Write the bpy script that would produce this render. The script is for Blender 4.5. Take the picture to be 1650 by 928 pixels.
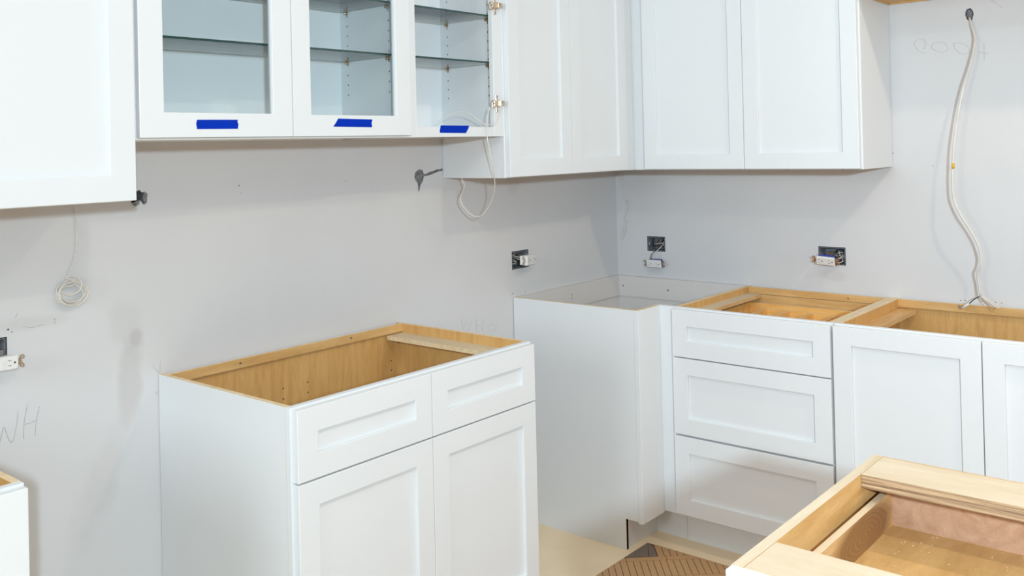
import bpy, bmesh, math, random
from mathutils import Vector, Matrix
from mathutils.geometry import delaunay_2d_cdt

random.seed(4)
SC = bpy.context.scene
COL = SC.collection
for o in list(bpy.data.objects):
    bpy.data.objects.remove(o)

# ---------------------------------------------------------------- camera
F_PX, CX, CY = 1505.03, 880.76, 221.72
CAM = Vector((-3.5621, -2.4606, 1.4817))
YAW, PITCH, ROLL = 0.6775, 0.0078, -0.0237
FW = Vector((math.cos(PITCH) * math.cos(YAW), math.cos(PITCH) * math.sin(YAW), math.sin(PITCH)))
RT0 = Vector((math.sin(YAW), -math.cos(YAW), 0))
UP0 = RT0.cross(FW)
RT = math.cos(ROLL) * RT0 + math.sin(ROLL) * UP0
UP = -math.sin(ROLL) * RT0 + math.cos(ROLL) * UP0
cam_data = bpy.data.cameras.new('camera')
cam_data.sensor_width = 36
cam_data.lens = F_PX / 1650 * 36
cam_data.shift_x = (825 - CX) / 1650
cam_data.shift_y = (CY - 464) / 1650
cam_data.clip_start = 0.05
cam = bpy.data.objects.new('camera', cam_data)
cam.matrix_world = Matrix(((RT.x, UP.x, -FW.x, CAM.x), (RT.y, UP.y, -FW.y, CAM.y),
                           (RT.z, UP.z, -FW.z, CAM.z), (0, 0, 0, 1)))
COL.objects.link(cam)
SC.camera = cam


def at(px, py, axis, val):
    """the point of the plane axis = val that the photograph shows at a pixel"""
    d = FW + (px - CX) / F_PX * RT - (py - CY) / F_PX * UP
    i = 'xyz'.index(axis)
    return CAM + (val - CAM[i]) / d[i] * d


# ---------------------------------------------------------------- world, lights, exposure
world = bpy.data.worlds.new('world')
SC.world = world
world.use_nodes = True
bg = world.node_tree.nodes['Background']
bg.inputs[0].default_value = (0.98, 0.89, 0.79, 1)
bg.inputs[1].default_value = 0.50


def area(name, loc, target, size, power, col, shape='DISK', spread=180):
    l = bpy.data.lights.new(name, 'AREA')
    l.shape = shape
    l.size = size
    l.energy = power
    l.color = col
    l.spread = math.radians(spread)
    o = bpy.data.objects.new(name, l)
    o.location = loc
    o.rotation_euler = (Vector(target) - Vector(loc)).to_track_quat('-Z', 'Y').to_euler()
    COL.objects.link(o)
    return o


area('key_light', (-4.07, -3.45, 1.80), (0, -2.75, 1.1), 0.14, 108, (0.68, 0.865, 1.0))  # small cool unseen source behind the camera, placed from the under-cabinet shadows
area('side_window', (-5.9, -1.1, 2.0), (-1.0, -0.7, 0.9), 1.4, 50, (0.78, 0.92, 1.0), 'SQUARE')
area('downlight_middle', (-2.7, -2.4, 2.9), (-2.7, -2.4, 0), 0.11, 13, (1.0, 0.92, 0.80))
area('downlight_right', (-1.05, -2.6, 2.9), (-1.05, -2.6, 0), 0.11, 16, (1.0, 0.82, 0.62))

SC.view_settings.view_transform = 'Standard'
SC.view_settings.look = 'None'
SC.view_settings.gamma = 1
SC.view_settings.use_curve_mapping = False
SC.view_settings.exposure = -0.03


# ---------------------------------------------------------------- materials
def lin(r, g, b):
    f = lambda c: (c / 255 / 12.92) if c / 255 <= 0.04045 else ((c / 255 + 0.055) / 1.055) ** 2.4
    return (f(r), f(g), f(b), 1)


def new_mat(name):
    m = bpy.data.materials.new(name)
    m.use_nodes = True
    return m, m.node_tree, m.node_tree.nodes['Principled BSDF']


def paint(name, col, rough=0.4, var=0.03, scale=6, bump=0.02, bscale=300, metallic=0):
    m, nt, b = new_mat(name)
    tc = nt.nodes.new('ShaderNodeTexCoord')
    n = nt.nodes.new('ShaderNodeTexNoise')
    n.inputs['Scale'].default_value = scale
    n.inputs['Detail'].default_value = 4
    nt.links.new(tc.outputs['Object'], n.inputs['Vector'])
    r = nt.nodes.new('ShaderNodeValToRGB')
    r.color_ramp.elements[0].position = 0.3
    r.color_ramp.elements[1].position = 0.7
    r.color_ramp.elements[0].color = tuple(c * (1 - var) for c in col[:3]) + (1,)
    r.color_ramp.elements[1].color = tuple(min(1, c * (1 + var)) for c in col[:3]) + (1,)
    nt.links.new(n.outputs['Fac'], r.inputs['Fac'])
    nt.links.new(r.outputs['Color'], b.inputs['Base Color'])
    b.inputs['Roughness'].default_value = rough
    b.inputs['Metallic'].default_value = metallic
    if bump:
        n2 = nt.nodes.new('ShaderNodeTexNoise')
        n2.inputs['Scale'].default_value = bscale
        nt.links.new(tc.outputs['Object'], n2.inputs['Vector'])
        bp = nt.nodes.new('ShaderNodeBump')
        bp.inputs['Strength'].default_value = bump
        bp.inputs['Distance'].default_value = 0.002
        nt.links.new(n2.outputs['Fac'], bp.inputs['Height'])
        nt.links.new(bp.outputs['Normal'], b.inputs['Normal'])
    return m


def wood(name, dark, light, stretch=(1, 1, 1), scale=5, rough=0.5, dist=2.2, ring=None, fine=0.35):
    """grain: stretched noise distorting itself, plus fine fibres; small stretch value = along the grain"""
    m, nt, b = new_mat(name)
    N, L = nt.nodes, nt.links
    tc = N.new('ShaderNodeTexCoord')
    mp = N.new('ShaderNodeMapping')
    mp.inputs['Scale'].default_value = stretch
    L.new(tc.outputs['Object'], mp.inputs['Vector'])
    n1 = N.new('ShaderNodeTexNoise')
    n1.inputs['Scale'].default_value = scale
    n1.inputs['Detail'].default_value = 5
    n1.inputs['Distortion'].default_value = dist
    L.new(mp.outputs['Vector'], n1.inputs['Vector'])
    n2 = N.new('ShaderNodeTexNoise')
    n2.inputs['Scale'].default_value = scale * 14
    n2.inputs['Detail'].default_value = 2
    L.new(mp.outputs['Vector'], n2.inputs['Vector'])
    mx = N.new('ShaderNodeMath')
    mx.operation = 'MULTIPLY_ADD'
    L.new(n2.outputs['Fac'], mx.inputs[0])
    mx.inputs[1].default_value = fine
    L.new(n1.outputs['Fac'], mx.inputs[2])
    r = N.new('ShaderNodeValToRGB')
    r.color_ramp.elements[0].position = 0.42
    r.color_ramp.elements[1].position = 0.92
    r.color_ramp.elements[0].color = dark
    r.color_ramp.elements[1].color = light
    L.new(mx.outputs[0], r.inputs['Fac'])
    out = r.outputs['Color']
    if ring:
        (cx, cy, cz), (sx, sy, sz), col = ring
        mp2 = N.new('ShaderNodeMapping')
        mp2.vector_type = 'POINT'
        mp2.inputs['Location'].default_value = (-cx * sx, -cy * sy, -cz * sz)
        mp2.inputs['Scale'].default_value = (sx, sy, sz)
        L.new(tc.outputs['Object'], mp2.inputs['Vector'])
        ln = N.new('ShaderNodeVectorMath')
        ln.operation = 'LENGTH'
        L.new(mp2.outputs['Vector'], ln.inputs[0])
        wv = N.new('ShaderNodeTexWave')
        wv.wave_type = 'RINGS'
        wv.rings_direction = 'SPHERICAL'
        wv.inputs['Scale'].default_value = 2.6
        wv.inputs['Distortion'].default_value = 4.5
        wv.inputs['Detail'].default_value = 3
        L.new(mp2.outputs['Vector'], wv.inputs['Vector'])
        rr = N.new('ShaderNodeValToRGB')
        rr.color_ramp.elements[0].color = tuple(c * 0.78 for c in col[:3]) + (1,)
        rr.color_ramp.elements[1].color = col
        L.new(wv.outputs['Fac'], rr.inputs['Fac'])
        msk = N.new('ShaderNodeMapRange')
        msk.inputs['From Min'].default_value = 0.7
        msk.inputs['From Max'].default_value = 1.1
        msk.inputs['To Min'].default_value = 1
        msk.inputs['To Max'].default_value = 0
        L.new(ln.outputs['Value'], msk.inputs['Value'])
        mm = N.new('ShaderNodeMixRGB')
        L.new(msk.outputs['Result'], mm.inputs['Fac'])
        L.new(out, mm.inputs['Color1'])
        L.new(rr.outputs['Color'], mm.inputs['Color2'])
        out = mm.outputs['Color']
    L.new(out, b.inputs['Base Color'])
    b.inputs['Roughness'].default_value = rough
    return m


def clear_glass(name, tint, refl=0.06):
    m = bpy.data.materials.new(name)
    m.use_nodes = True
    nt = m.node_tree
    nt.nodes.clear()
    out = nt.nodes.new('ShaderNodeOutputMaterial')
    t = nt.nodes.new('ShaderNodeBsdfTransparent')
    t.inputs[0].default_value = tint
    g = nt.nodes.new('ShaderNodeBsdfGlossy')
    g.inputs['Roughness'].default_value = 0.02
    fr = nt.nodes.new('ShaderNodeFresnel')
    fr.inputs['IOR'].default_value = 1.22
    mx = nt.nodes.new('ShaderNodeMixShader')
    nt.links.new(fr.outputs[0], mx.inputs[0])
    nt.links.new(t.outputs[0], mx.inputs[1])
    nt.links.new(g.outputs[0], mx.inputs[2])
    nt.links.new(mx.outputs[0], out.inputs[0])
    return m


def wall_paint(name, col, stains):
    """flat drywall paint with soft joint-compound mottling and a few smudges at (u, z) spots of the wall"""
    m, nt, b = new_mat(name)
    N, L = nt.nodes, nt.links
    tc = N.new('ShaderNodeTexCoord')
    n = N.new('ShaderNodeTexNoise')
    n.inputs['Scale'].default_value = 1.6
    n.inputs['Detail'].default_value = 6
    n.inputs['Roughness'].default_value = 0.6
    L.new(tc.outputs['Object'], n.inputs['Vector'])
    r = N.new('ShaderNodeValToRGB')
    r.color_ramp.elements[0].position = 0.3
    r.color_ramp.elements[1].position = 0.72
    r.color_ramp.elements[0].color = tuple(c * 0.965 for c in col[:3]) + (1,)
    r.color_ramp.elements[1].color = tuple(c * 1.03 for c in col[:3]) + (1,)
    L.new(n.outputs['Fac'], r.inputs['Fac'])
    out = r.outputs['Color']
    n3 = N.new('ShaderNodeTexNoise')
    n3.inputs['Scale'].default_value = 12
    n3.inputs['Detail'].default_value = 3
    L.new(tc.outputs['Object'], n3.inputs['Vector'])
    for (c, s, rot, colr, amt) in stains:
        mp = N.new('ShaderNodeMapping')
        mp.vector_type = 'TEXTURE'
        mp.inputs['Location'].default_value = c
        mp.inputs['Scale'].default_value = s
        mp.inputs['Rotation'].default_value = rot
        L.new(tc.outputs['Object'], mp.inputs['Vector'])
        ln = N.new('ShaderNodeVectorMath')
        ln.operation = 'LENGTH'
        L.new(mp.outputs['Vector'], ln.inputs[0])
        ad = N.new('ShaderNodeMath')
        ad.operation = 'MULTIPLY_ADD'
        L.new(n3.outputs['Fac'], ad.inputs[0])
        ad.inputs[1].default_value = 1.3
        L.new(ln.outputs['Value'], ad.inputs[2])
        mr = N.new('ShaderNodeMapRange')
        mr.interpolation_type = 'SMOOTHSTEP'
        mr.inputs['From Min'].default_value = 1.1
        mr.inputs['From Max'].default_value = 1.95
        mr.inputs['To Min'].default_value = amt
        mr.inputs['To Max'].default_value = 0
        L.new(ad.outputs[0], mr.inputs['Value'])
        mx = N.new('ShaderNodeMixRGB')
        L.new(mr.outputs['Result'], mx.inputs['Fac'])
        L.new(out, mx.inputs['Color1'])
        mx.inputs['Color2'].default_value = colr
        out = mx.outputs['Color']
    L.new(out, b.inputs['Base Color'])
    b.inputs['Roughness'].default_value = 0.75
    n2 = N.new('ShaderNodeTexNoise')
    n2.inputs['Scale'].default_value = 140
    n2.inputs['Detail'].default_value = 3
    L.new(tc.outputs['Object'], n2.inputs['Vector'])
    bp = N.new('ShaderNodeBump')
    bp.inputs['Strength'].default_value = 0.05
    bp.inputs['Distance'].default_value = 0.003
    L.new(n2.outputs['Fac'], bp.inputs['Height'])
    L.new(bp.outputs['Normal'], b.inputs['Normal'])
    return m


M = {}
M['white'] = paint('white_cabinet_paint', (0.76, 0.775, 0.785, 1), 0.38, 0.008, 3, 0.01)
M['white_in'] = paint('white_melamine', (0.93, 0.95, 0.955, 1), 0.45, 0.008, 3, 0)
M['corner_in'] = paint('grey_primed_board', (0.69, 0.65, 0.615, 1), 0.6, 0.02, 5, 0.02)
M['birch'] = wood('birch_veneer', lin(196, 146, 82), lin(219, 174, 110), (9, 9, 1.2), 2.0)
M['birch_x'] = wood('birch_veneer_lengthwise', lin(198, 150, 88), lin(222, 180, 120), (1.2, 9, 9), 2.2)
M['birch_y'] = wood('birch_veneer_crosswise', lin(198, 150, 88), lin(222, 180, 120), (9, 1.2, 9), 2.2)
M['pale'] = wood('pale_plywood', lin(208, 188, 156), lin(222, 207, 182), (7, 1.0, 7), 2.5)
M['pale_x'] = wood('pale_plywood_lengthwise', lin(208, 188, 156), lin(222, 207, 182), (1.0, 7, 7), 2.5)
M['ply_edge'] = wood('plywood_edge', lin(92, 58, 40), lin(222, 188, 146), (2, 2, 160), 2.0, 0.7, 0.6)
M['edge'] = wood('raw_panel_edge', lin(222, 192, 146), lin(240, 220, 184), (5, 5, 5), 4)
M['drawer'] = wood('drawer_maple', lin(205, 160, 104), lin(228, 190, 138), (1.0, 8, 8), 2.4)
M['drawer_pink'] = wood('drawer_alder', lin(172, 130, 100), lin(200, 160, 130), (8, 1.0, 8), 2.2)
M['drawer_knot'] = wood('drawer_side_knotted', lin(205, 156, 98), lin(226, 186, 132), (8, 1.0, 8), 2.4,
                        ring=((0.043, -0.175, 0.786), (0.5, 6.6, 21), lin(150, 108, 66)))
M['drawer_ply'] = wood('drawer_bottom_ply', lin(186, 142, 86), lin(212, 172, 114), (4, 1.5, 6), 2.0)
M['tray'] = wood('cutlery_tray_wood', lin(226, 168, 88), lin(240, 192, 118), (1.2, 6, 6), 2.5)
M['metal'] = paint('nickel_metal', (0.58, 0.46, 0.34, 1), 0.28, 0.08, 60, 0, metallic=1)
M['steel'] = paint('grey_steel', (0.42, 0.42, 0.43, 1), 0.4, 0.1, 60, 0, metallic=1)
M['screw'] = paint('dark_screw', (0.10, 0.085, 0.07, 1), 0.5, 0.1, 60, 0)
M['dark'] = paint('dark_hole', (0.03, 0.028, 0.027, 1), 0.9, 0.2, 60, 0)
M['boxgrey'] = paint('grey_box_plastic', (0.17, 0.18, 0.20, 1), 0.55, 0.25, 40, 0)
M['gypsum'] = paint('torn_gypsum', (0.23, 0.22, 0.225, 1), 0.95, 0.4, 90, 0.3, 250)
M['ivory'] = paint('white_plastic', (0.80, 0.79, 0.77, 1), 0.3, 0.01, 10, 0)
M['wire_w'] = paint('white_wire', (0.72, 0.67, 0.60, 1), 0.45, 0.05, 30, 0)
M['wire_c'] = paint('cream_cable', (0.70, 0.66, 0.60, 1), 0.45, 0.05, 30, 0)
M['wire_k'] = paint('black_wire', (0.03, 0.03, 0.035, 1), 0.4, 0.1, 30, 0)
M['wire_b'] = paint('bare_copper_wire', (0.45, 0.28, 0.15, 1), 0.45, 0.1, 30, 0, metallic=0.3)
M['blue'] = paint('blue_plastic', (0.01, 0.035, 0.30, 1), 0.4, 0.05, 30, 0)
M['tape'] = paint('blue_tape', (0.001, 0.030, 0.42, 1), 0.9, 0.06, 60, 0.2, 400)
M['tape'].node_tree.nodes['Principled BSDF'].inputs['Specular IOR Level'].default_value = 0.1
M['yellow'] = paint('yellow_tag', (0.72, 0.42, 0.03, 1), 0.5, 0.03, 30, 0)
M['pencil'] = paint('pencil_line', (0.47, 0.46, 0.47, 1), 0.8, 0.2, 120, 0)
M['pane'] = clear_glass('door_glass', (0.975, 0.993, 0.992, 1))
M['shelf'] = clear_glass('shelf_glass', (0.97, 0.992, 0.988, 1))
M['shelf_edge'] = paint('green_glass_edge', (0.012, 0.055, 0.047, 1), 0.12, 0.05, 20, 0)
M['floor'] = paint('subfloor_board', lin(238, 219, 188), 0.8, 0.05, 5, 0.1, 120)
M['tile'] = paint('tan_mosaic_tile', lin(186, 146, 104), 0.5, 0.10, 3.5, 0.05, 120)
M['tile_dark'] = paint('grey_slate_tile', lin(118, 106, 98), 0.5, 0.12, 12, 0.1, 60)
M['grout'] = paint('dark_grout', lin(92, 66, 46), 0.9, 0.1, 30, 0)
M['ceil'] = paint('ceiling_paint', (0.8, 0.8, 0.79, 1), 0.8, 0.01, 3, 0)


# ---------------------------------------------------------------- mesh helpers
def bx(bm, x0, x1, y0, y1, z0, z1, mi=0):
    """box; mi = material index or a function of the face normal"""
    x0, x1 = min(x0, x1), max(x0, x1)
    y0, y1 = min(y0, y1), max(y0, y1)
    z0, z1 = min(z0, z1), max(z0, z1)
    v = [bm.verts.new(p) for p in ((x0, y0, z0), (x1, y0, z0), (x1, y1, z0), (x0, y1, z0),
                                   (x0, y0, z1), (x1, y0, z1), (x1, y1, z1), (x0, y1, z1))]
    for idx, n in (((0, 3, 2, 1), '-z'), ((4, 5, 6, 7), '+z'), ((0, 1, 5, 4), '-y'),
                   ((2, 3, 7, 6), '+y'), ((1, 2, 6, 5), '+x'), ((3, 0, 4, 7), '-x')):
        f = bm.faces.new([v[i] for i in idx])
        f.material_index = mi(n) if callable(mi) else mi


def prism(bm, pts, axis, a0, a1, mi=0):
    """polygon pts (two coordinates of the plane across the axis) extruded from a0 to a1"""
    def P(p, a):
        return {'x': (a, p[0], p[1]), 'y': (p[0], a, p[1]), 'z': (p[0], p[1], a)}[axis]
    A = [bm.verts.new(P(p, a0)) for p in pts]
    B = [bm.verts.new(P(p, a1)) for p in pts]
    n = len(pts)
    fs = [bm.faces.new(A), bm.faces.new(B[::-1])]
    for i in range(n):
        fs.append(bm.faces.new((A[i], B[i], B[(i + 1) % n], A[(i + 1) % n])))
    bmesh.ops.recalc_face_normals(bm, faces=fs)
    for k, f in enumerate(fs):
        f.material_index = mi(k, f) if callable(mi) else mi
    return fs


def tube(bm, pts, r, seg=8, smooth=True, mi=0, sub=4):
    """round wire through the points (Catmull-Rom), closed at both ends"""
    pts = [Vector(p) for p in pts]
    if smooth and len(pts) > 2:
        q = [pts[0] * 2 - pts[1]] + pts + [pts[-1] * 2 - pts[-2]]
        out = []
        for i in range(1, len(q) - 2):
            for k in range(sub):
                t = k / sub
                a, b, c, d = q[i - 1], q[i], q[i + 1], q[i + 2]
                out.append(0.5 * (2 * b + (c - a) * t + (2 * a - 5 * b + 4 * c - d) * t * t + (3 * b - a - 3 * c + d) * t ** 3))
        out.append(pts[-1])
        pts = out
    rings = []
    nrm = None
    for i, p in enumerate(pts):
        tg = (pts[min(i + 1, len(pts) - 1)] - pts[max(i - 1, 0)])
        if tg.length < 1e-9:
            tg = Vector((0, 0, 1))
        tg.normalize()
        if nrm is None:
            nrm = tg.orthogonal()
        nrm = (nrm - tg * nrm.dot(tg))
        if nrm.length < 1e-6:
            nrm = tg.orthogonal()
        nrm.normalize()
        bi = tg.cross(nrm)
        rings.append([bm.verts.new(p + r * (math.cos(2 * math.pi * k / seg) * nrm + math.sin(2 * math.pi * k / seg) * bi)) for k in range(seg)])
    for a, b in zip(rings, rings[1:]):
        for k in range(seg):
            f = bm.faces.new((a[k], a[(k + 1) % seg], b[(k + 1) % seg], b[k]))
            f.smooth = True
            f.material_index = mi
    bm.faces.new(rings[0][::-1]).material_index = mi
    bm.faces.new(rings[-1]).material_index = mi


def disc(bm, c, n, r, h, seg=12, mi=0):
    """short cylinder from c outward along n"""
    n = Vector(n).normalized()
    tube(bm, [Vector(c), Vector(c) + n * h], r, seg, False, mi)


def obj(name, bm, mats, parent=None, bevel=0, seg=1):
    me = bpy.data.meshes.new(name)
    bm.to_mesh(me)
    bm.free()
    for m in (mats if isinstance(mats, (list, tuple)) else [mats]):
        me.materials.append(M[m])
    o = bpy.data.objects.new(name, me)
    COL.objects.link(o)
    if parent:
        o.parent = parent
    if bevel:
        md = o.modifiers.new('bevel', 'BEVEL')
        md.width = bevel
        md.segments = seg
        md.limit_method = 'ANGLE'
        md.angle_limit = math.radians(50)
    return o


def box(name, dims, mats, parent=None, bevel=0, mi=0):
    bm = bmesh.new()
    bx(bm, *dims, mi=mi)
    return obj(name, bm, mats, parent, bevel)


def thing(name, label, cat, loc=(0, 0, 0), rz=0, group=None, rot=None):
    o = bpy.data.objects.new(name, None)
    o.empty_display_size = 0.05
    COL.objects.link(o)
    o.location = loc
    o.rotation_euler = rot if rot else (0, 0, rz)
    return tag(o, label, cat, group)


def tag(o, label, cat, group=None):
    o['label'] = label
    o['category'] = cat
    if group:
        o['group'] = group
    return o


def struct(o):
    o['kind'] = 'structure'
    return o


# ---------------------------------------------------------------- room shell
def wall(name, axis, u0, u1, holes, mats, thick=0.12):
    """wall in the plane axis = 0 with the room on the negative side; holes: (polygon in (u, z), depth, side material, back material)"""
    def P(u, z, d):
        return (u, d, z) if axis == 'y' else (d, u, z)
    outer = [(u0, 0), (u1, 0), (u1, 3.0), (u0, 3.0)]
    verts = [Vector(p) for p in outer]
    edges = [(0, 1), (1, 2), (2, 3), (3, 0)]
    for poly, *_ in holes:
        b = len(verts)
        verts += [Vector(p) for p in poly]
        edges += [(b + i, b + (i + 1) % len(poly)) for i in range(len(poly))]
    V, E, Fc, *_ = delaunay_2d_cdt(verts, edges, [], 0, 1e-6)

    def inside(p, poly):
        c = False
        for i in range(len(poly)):
            a, b = poly[i], poly[i - 1]
            if (a[1] > p.y) != (b[1] > p.y) and p.x < (b[0] - a[0]) * (p.y - a[1]) / (b[1] - a[1]) + a[0]:
                c = not c
        return c
    bm = bmesh.new()
    bv = [bm.verts.new(P(v.x, v.y, 0)) for v in V]
    for f in Fc:
        ctr = sum((V[i] for i in f), Vector((0, 0))) / len(f)
        if any(inside(ctr, h[0]) for h in holes):
            continue
        bm.faces.new([bv[i] for i in f])
    for poly, depth, ms, mb in holes:
        n = len(poly)
        A = [bm.verts.new(P(p[0], p[1], 0)) for p in poly]
        B = [bm.verts.new(P(p[0], p[1], depth)) for p in poly]
        for i in range(n):
            bm.faces.new((A[i], A[(i + 1) % n], B[(i + 1) % n], B[i])).material_index = ms
        f = bm.faces.new(B)
        f.material_index = mb
    o4 = [bm.verts.new(P(p[0], p[1], 0)) for p in outer]
    b4 = [bm.verts.new(P(p[0], p[1], thick)) for p in outer]
    for i in range(4):
        bm.faces.new((o4[i], o4[(i + 1) % 4], b4[(i + 1) % 4], b4[i]))
    bm.faces.new(b4[::-1])
    bmesh.ops.remove_doubles(bm, verts=bm.verts, dist=1e-6)
    bmesh.ops.recalc_face_normals(bm, faces=bm.faces)
    return struct(obj(name, bm, mats))


def rect(u0, u1, z0, z1):
    return [(u0, z0), (u1, z0), (u1, z1), (u0, z1)]


def jag(cu, cz, ru, rz, n=14, j=0.25, seed=1):
    rnd = random.Random(seed)
    return [(cu + ru * math.cos(2 * math.pi * i / n) * (1 + rnd.uniform(-j, j)),
             cz + rz * math.sin(2 * math.pi * i / n) * (1 + rnd.uniform(-j, j))) for i in range(n)]


WALLC = (0.65, 0.645, 0.65, 1)
SMUDGE = (0.47, 0.445, 0.43, 1)
R90 = math.pi / 2
M['wall_l'] = wall_paint('drywall_paint_left', WALLC, [
    ((-2.315, 0, 0.875), (0.036, 0.3, 0.125), (0, math.radians(4), 0), SMUDGE, 0.42),
    ((-2.297, 0, 0.990), (0.016, 0.3, 0.022), (0, 0, 0), (0.34, 0.32, 0.31, 1), 0.28),
    ((-2.325, 0, 1.03), (0.05, 0.3, 0.07), (0, 0, 0), SMUDGE, 0.22),
    ((-2.40, 0, 0.62), (0.05, 0.3, 0.16), (0, math.radians(24), 0), SMUDGE, 0.20),
    ((-2.56, 0, 1.07), (0.10, 0.3, 0.02), (0, 0, 0), SMUDGE, 0.25),
    ((-0.72, 0, 1.33), (0.05, 0.3, 0.04), (0, 0, 0), SMUDGE, 0.25),
])
M['wall_r'] = wall_paint('drywall_paint_right', WALLC, [
    ((0, -1.02, 0.94), (0.3, 0.06, 0.02), (0, 0, 0), SMUDGE, 0.25),
    ((0, -0.20, 0.90), (0.3, 0.05, 0.015), (0, 0, 0), SMUDGE, 0.25),
])

crack = [(-1.258, 1.394), (-1.240, 1.405), (-1.222, 1.402), (-1.216, 1.388), (-1.205, 1.387), (-1.185, 1.394),
         (-1.165, 1.397), (-1.150, 1.402), (-1.132, 1.401), (-1.122, 1.405), (-1.120, 1.395), (-1.140, 1.394),
         (-1.156, 1.390), (-1.172, 1.386), (-1.188, 1.382), (-1.205, 1.380), (-1.216, 1.379), (-1.220, 1.362),
         (-1.232, 1.351), (-1.238, 1.333), (-1.242, 1.322), (-1.245, 1.338), (-1.246, 1.356), (-1.256, 1.364),
         (-1.262, 1.380)]
torn = [(-2.300, 1.352), (-2.283, 1.350), (-2.276, 1.358), (-2.266, 1.345), (-2.262, 1.352), (-2.258, 1.372),
        (-2.262, 1.380), (-2.270, 1.378), (-2.277, 1.386), (-2.290, 1.380), (-2.304, 1.372)]
HOLES_L = [(rect(-0.744, -0.640, 0.986, 1.058), 0.062, 1, 2),
           (rect(-2.725, -2.618, 0.972, 1.046), 0.062, 1, 2),
           (crack, 0.006, 1, 1), (torn, 0.05, 1, 2)]
HOLES_R = [(rect(-0.257, -0.163, 0.994, 1.060), 0.062, 1, 2),
           (rect(-1.076, -0.966, 0.984, 1.054), 0.062, 1, 2),
           (jag(-1.553, 1.912, 0.014, 0.023, 14, 0.15, 5), 0.02, 1, 1)]
wl = wall('wall_left', 'y', -4.2, 0.0, HOLES_L, ['wall_l', 'gypsum', 'dark'])
wr = wall('wall_right', 'x', -3.6, 0.12, HOLES_R, ['wall_r', 'gypsum', 'dark'])

fl = struct(box('floor', (-4.6, 0.12, -4.0, 0.12, -0.1, 0), 'floor'))
struct(box('ceiling', (-4.2, 0.12, -3.6, 0.12, 3.0, 3.1), 'ceil'))

for pts in ([(-2.266, 1.345), (-2.259, 1.350), (-2.256, 1.374), (-2.265, 1.380), (-2.270, 1.366)],
            [(-2.300, 1.352), (-2.276, 1.358), (-2.281, 1.346), (-2.292, 1.342)]):
    bm = bmesh.new()
    prism(bm, pts, 'y', -0.004, -0.001)
    obj('torn_paper', bm, 'gypsum', wl)

# little dings and pencil writing on the drywall
def wall_specks(name, spots, axis, parent):
    bm = bmesh.new()
    for (px, py, r) in spots:
        p = at(px, py, axis, 0)
        n = (0, -1, 0) if axis == 'y' else (-1, 0, 0)
        disc(bm, p, n, r, 0.0006, 7)
    o = obj(name, bm, 'screw', parent)
    o['kind'] = 'stuff'
    return o


wall_specks('nail_hole', [(385, 299, .0022), (388, 311, .0012), (557, 292, .0018), (601, 297, .001), (766, 296, .0018),
                          (778, 296, .0018), (13, 531, .0025), (19, 535, .0015), (826, 473, .0022), (846, 471, .002),
                          (823, 476, .0012), (88, 514, .0012), (668, 521, .001)], 'y', wl)
wall_specks('nail_hole', [(1076, 426, .002), (1439, 247, .002), (1503, 267, .0016), (1548, 484, .002), (1555, 484, .0022),
                          (1582, 486, .0016), (1604, 487, .002), (1614, 488, .0016), (1216, 429, .001), (1249, 452, .001)], 'x', wr)


def ribbons(name, strokes, axis, width, parent):
    bm = bmesh.new()
    for st in strokes:
        pts = [at(px, py, axis, -0.0004 if axis in 'xy' else 0) for px, py in st]
        tube(bm, pts, width / 2, 4, len(pts) > 2)
    o = obj(name, bm, 'pencil', parent)
    return o


z7 = lambda x, y: (x / 3.314, 480 + y / 3.314)
ribbons('pencil_letters', [[z7(-8, 735), z7(0, 765), z7(20, 690), z7(38, 735), z7(55, 768), z7(70, 760), z7(88, 680), z7(95, 605)],
                           [z7(147, 568), z7(132, 640), z7(126, 700), z7(127, 752)],
                           [z7(210, 580), z7(196, 640), z7(190, 690), z7(188, 738)],
                           [z7(126, 676), z7(160, 668), z7(198, 650)]], 'y', 0.0013, wl)
ribbons('pencil_marks', [[z7(855, 335), z7(855, 395)], [z7(815, 362), z7(850, 402)], [z7(828, 512), z7(838, 500), z7(840, 516)],
                         [z7(95, 82), z7(78, 108)], [z7(293, 122), z7(294, 138)], [z7(120, 150), z7(170, 158), z7(235, 140)]],
        'y', 0.0010, wl)
z6 = lambda x, y: (240 + x * .4828, 480 + y * .4828)
ribbons('pencil_letters', [[z6(1043, 70), z6(1050, 105), z6(1060, 78), z6(1070, 110), z6(1076, 70)],
                           [z6(1092, 68), z6(1092, 110)], [z6(1118, 72), z6(1112, 112)], [z6(1092, 92), z6(1116, 90)],
                           [z6(1130, 95), z6(1145, 86), z6(1160, 100), z6(1148, 114), z6(1132, 108)]], 'y', 0.0008, wl)
zp = lambda x, y: (1440 + x / 3.0935, y / 3.0935)
ribbons('pencil_letters', [[zp(152, 245), zp(160, 215), zp(150, 198), zp(125, 194), zp(104, 210), zp(108, 235), zp(130, 256), zp(158, 268)],
                           [zp(188, 228), zp(205, 212), zp(235, 210), zp(262, 222), zp(270, 245), zp(250, 260), zp(215, 256), zp(190, 238), zp(188, 228)],
                           [zp(298, 215), zp(325, 212), zp(360, 226), zp(378, 248), zp(366, 268), zp(330, 264), zp(304, 240), zp(298, 215)],
                           [zp(450, 215), zp(452, 300)], [zp(420, 258), zp(472, 266)]], 'x', 0.0013, wr)
ribbons('pencil_marks', [[(1597, 0), (1615, 12)]], 'x', 0.001, wr)

# herringbone mosaic set into the board floor
TX, TY = -0.648, -0.551           # corner of the tiled field
ca, sa = math.cos(math.radians(-138.5)), math.sin(math.radians(-138.5))
A_DIR = Vector((ca, sa))           # along the upright sticks
B_DIR = Vector((-sa, ca))          # across them
if B_DIR.y > 0:
    B_DIR = -B_DIR
LA, WA, WB, GAP = 0.122, 0.0235, 0.030, 0.0022
ORG = Vector((-0.805, -0.557))
field = box('tile_bed', (-2.6, TX, -3.0, TY, 0.0, 0.0012), 'grout', fl)


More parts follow.
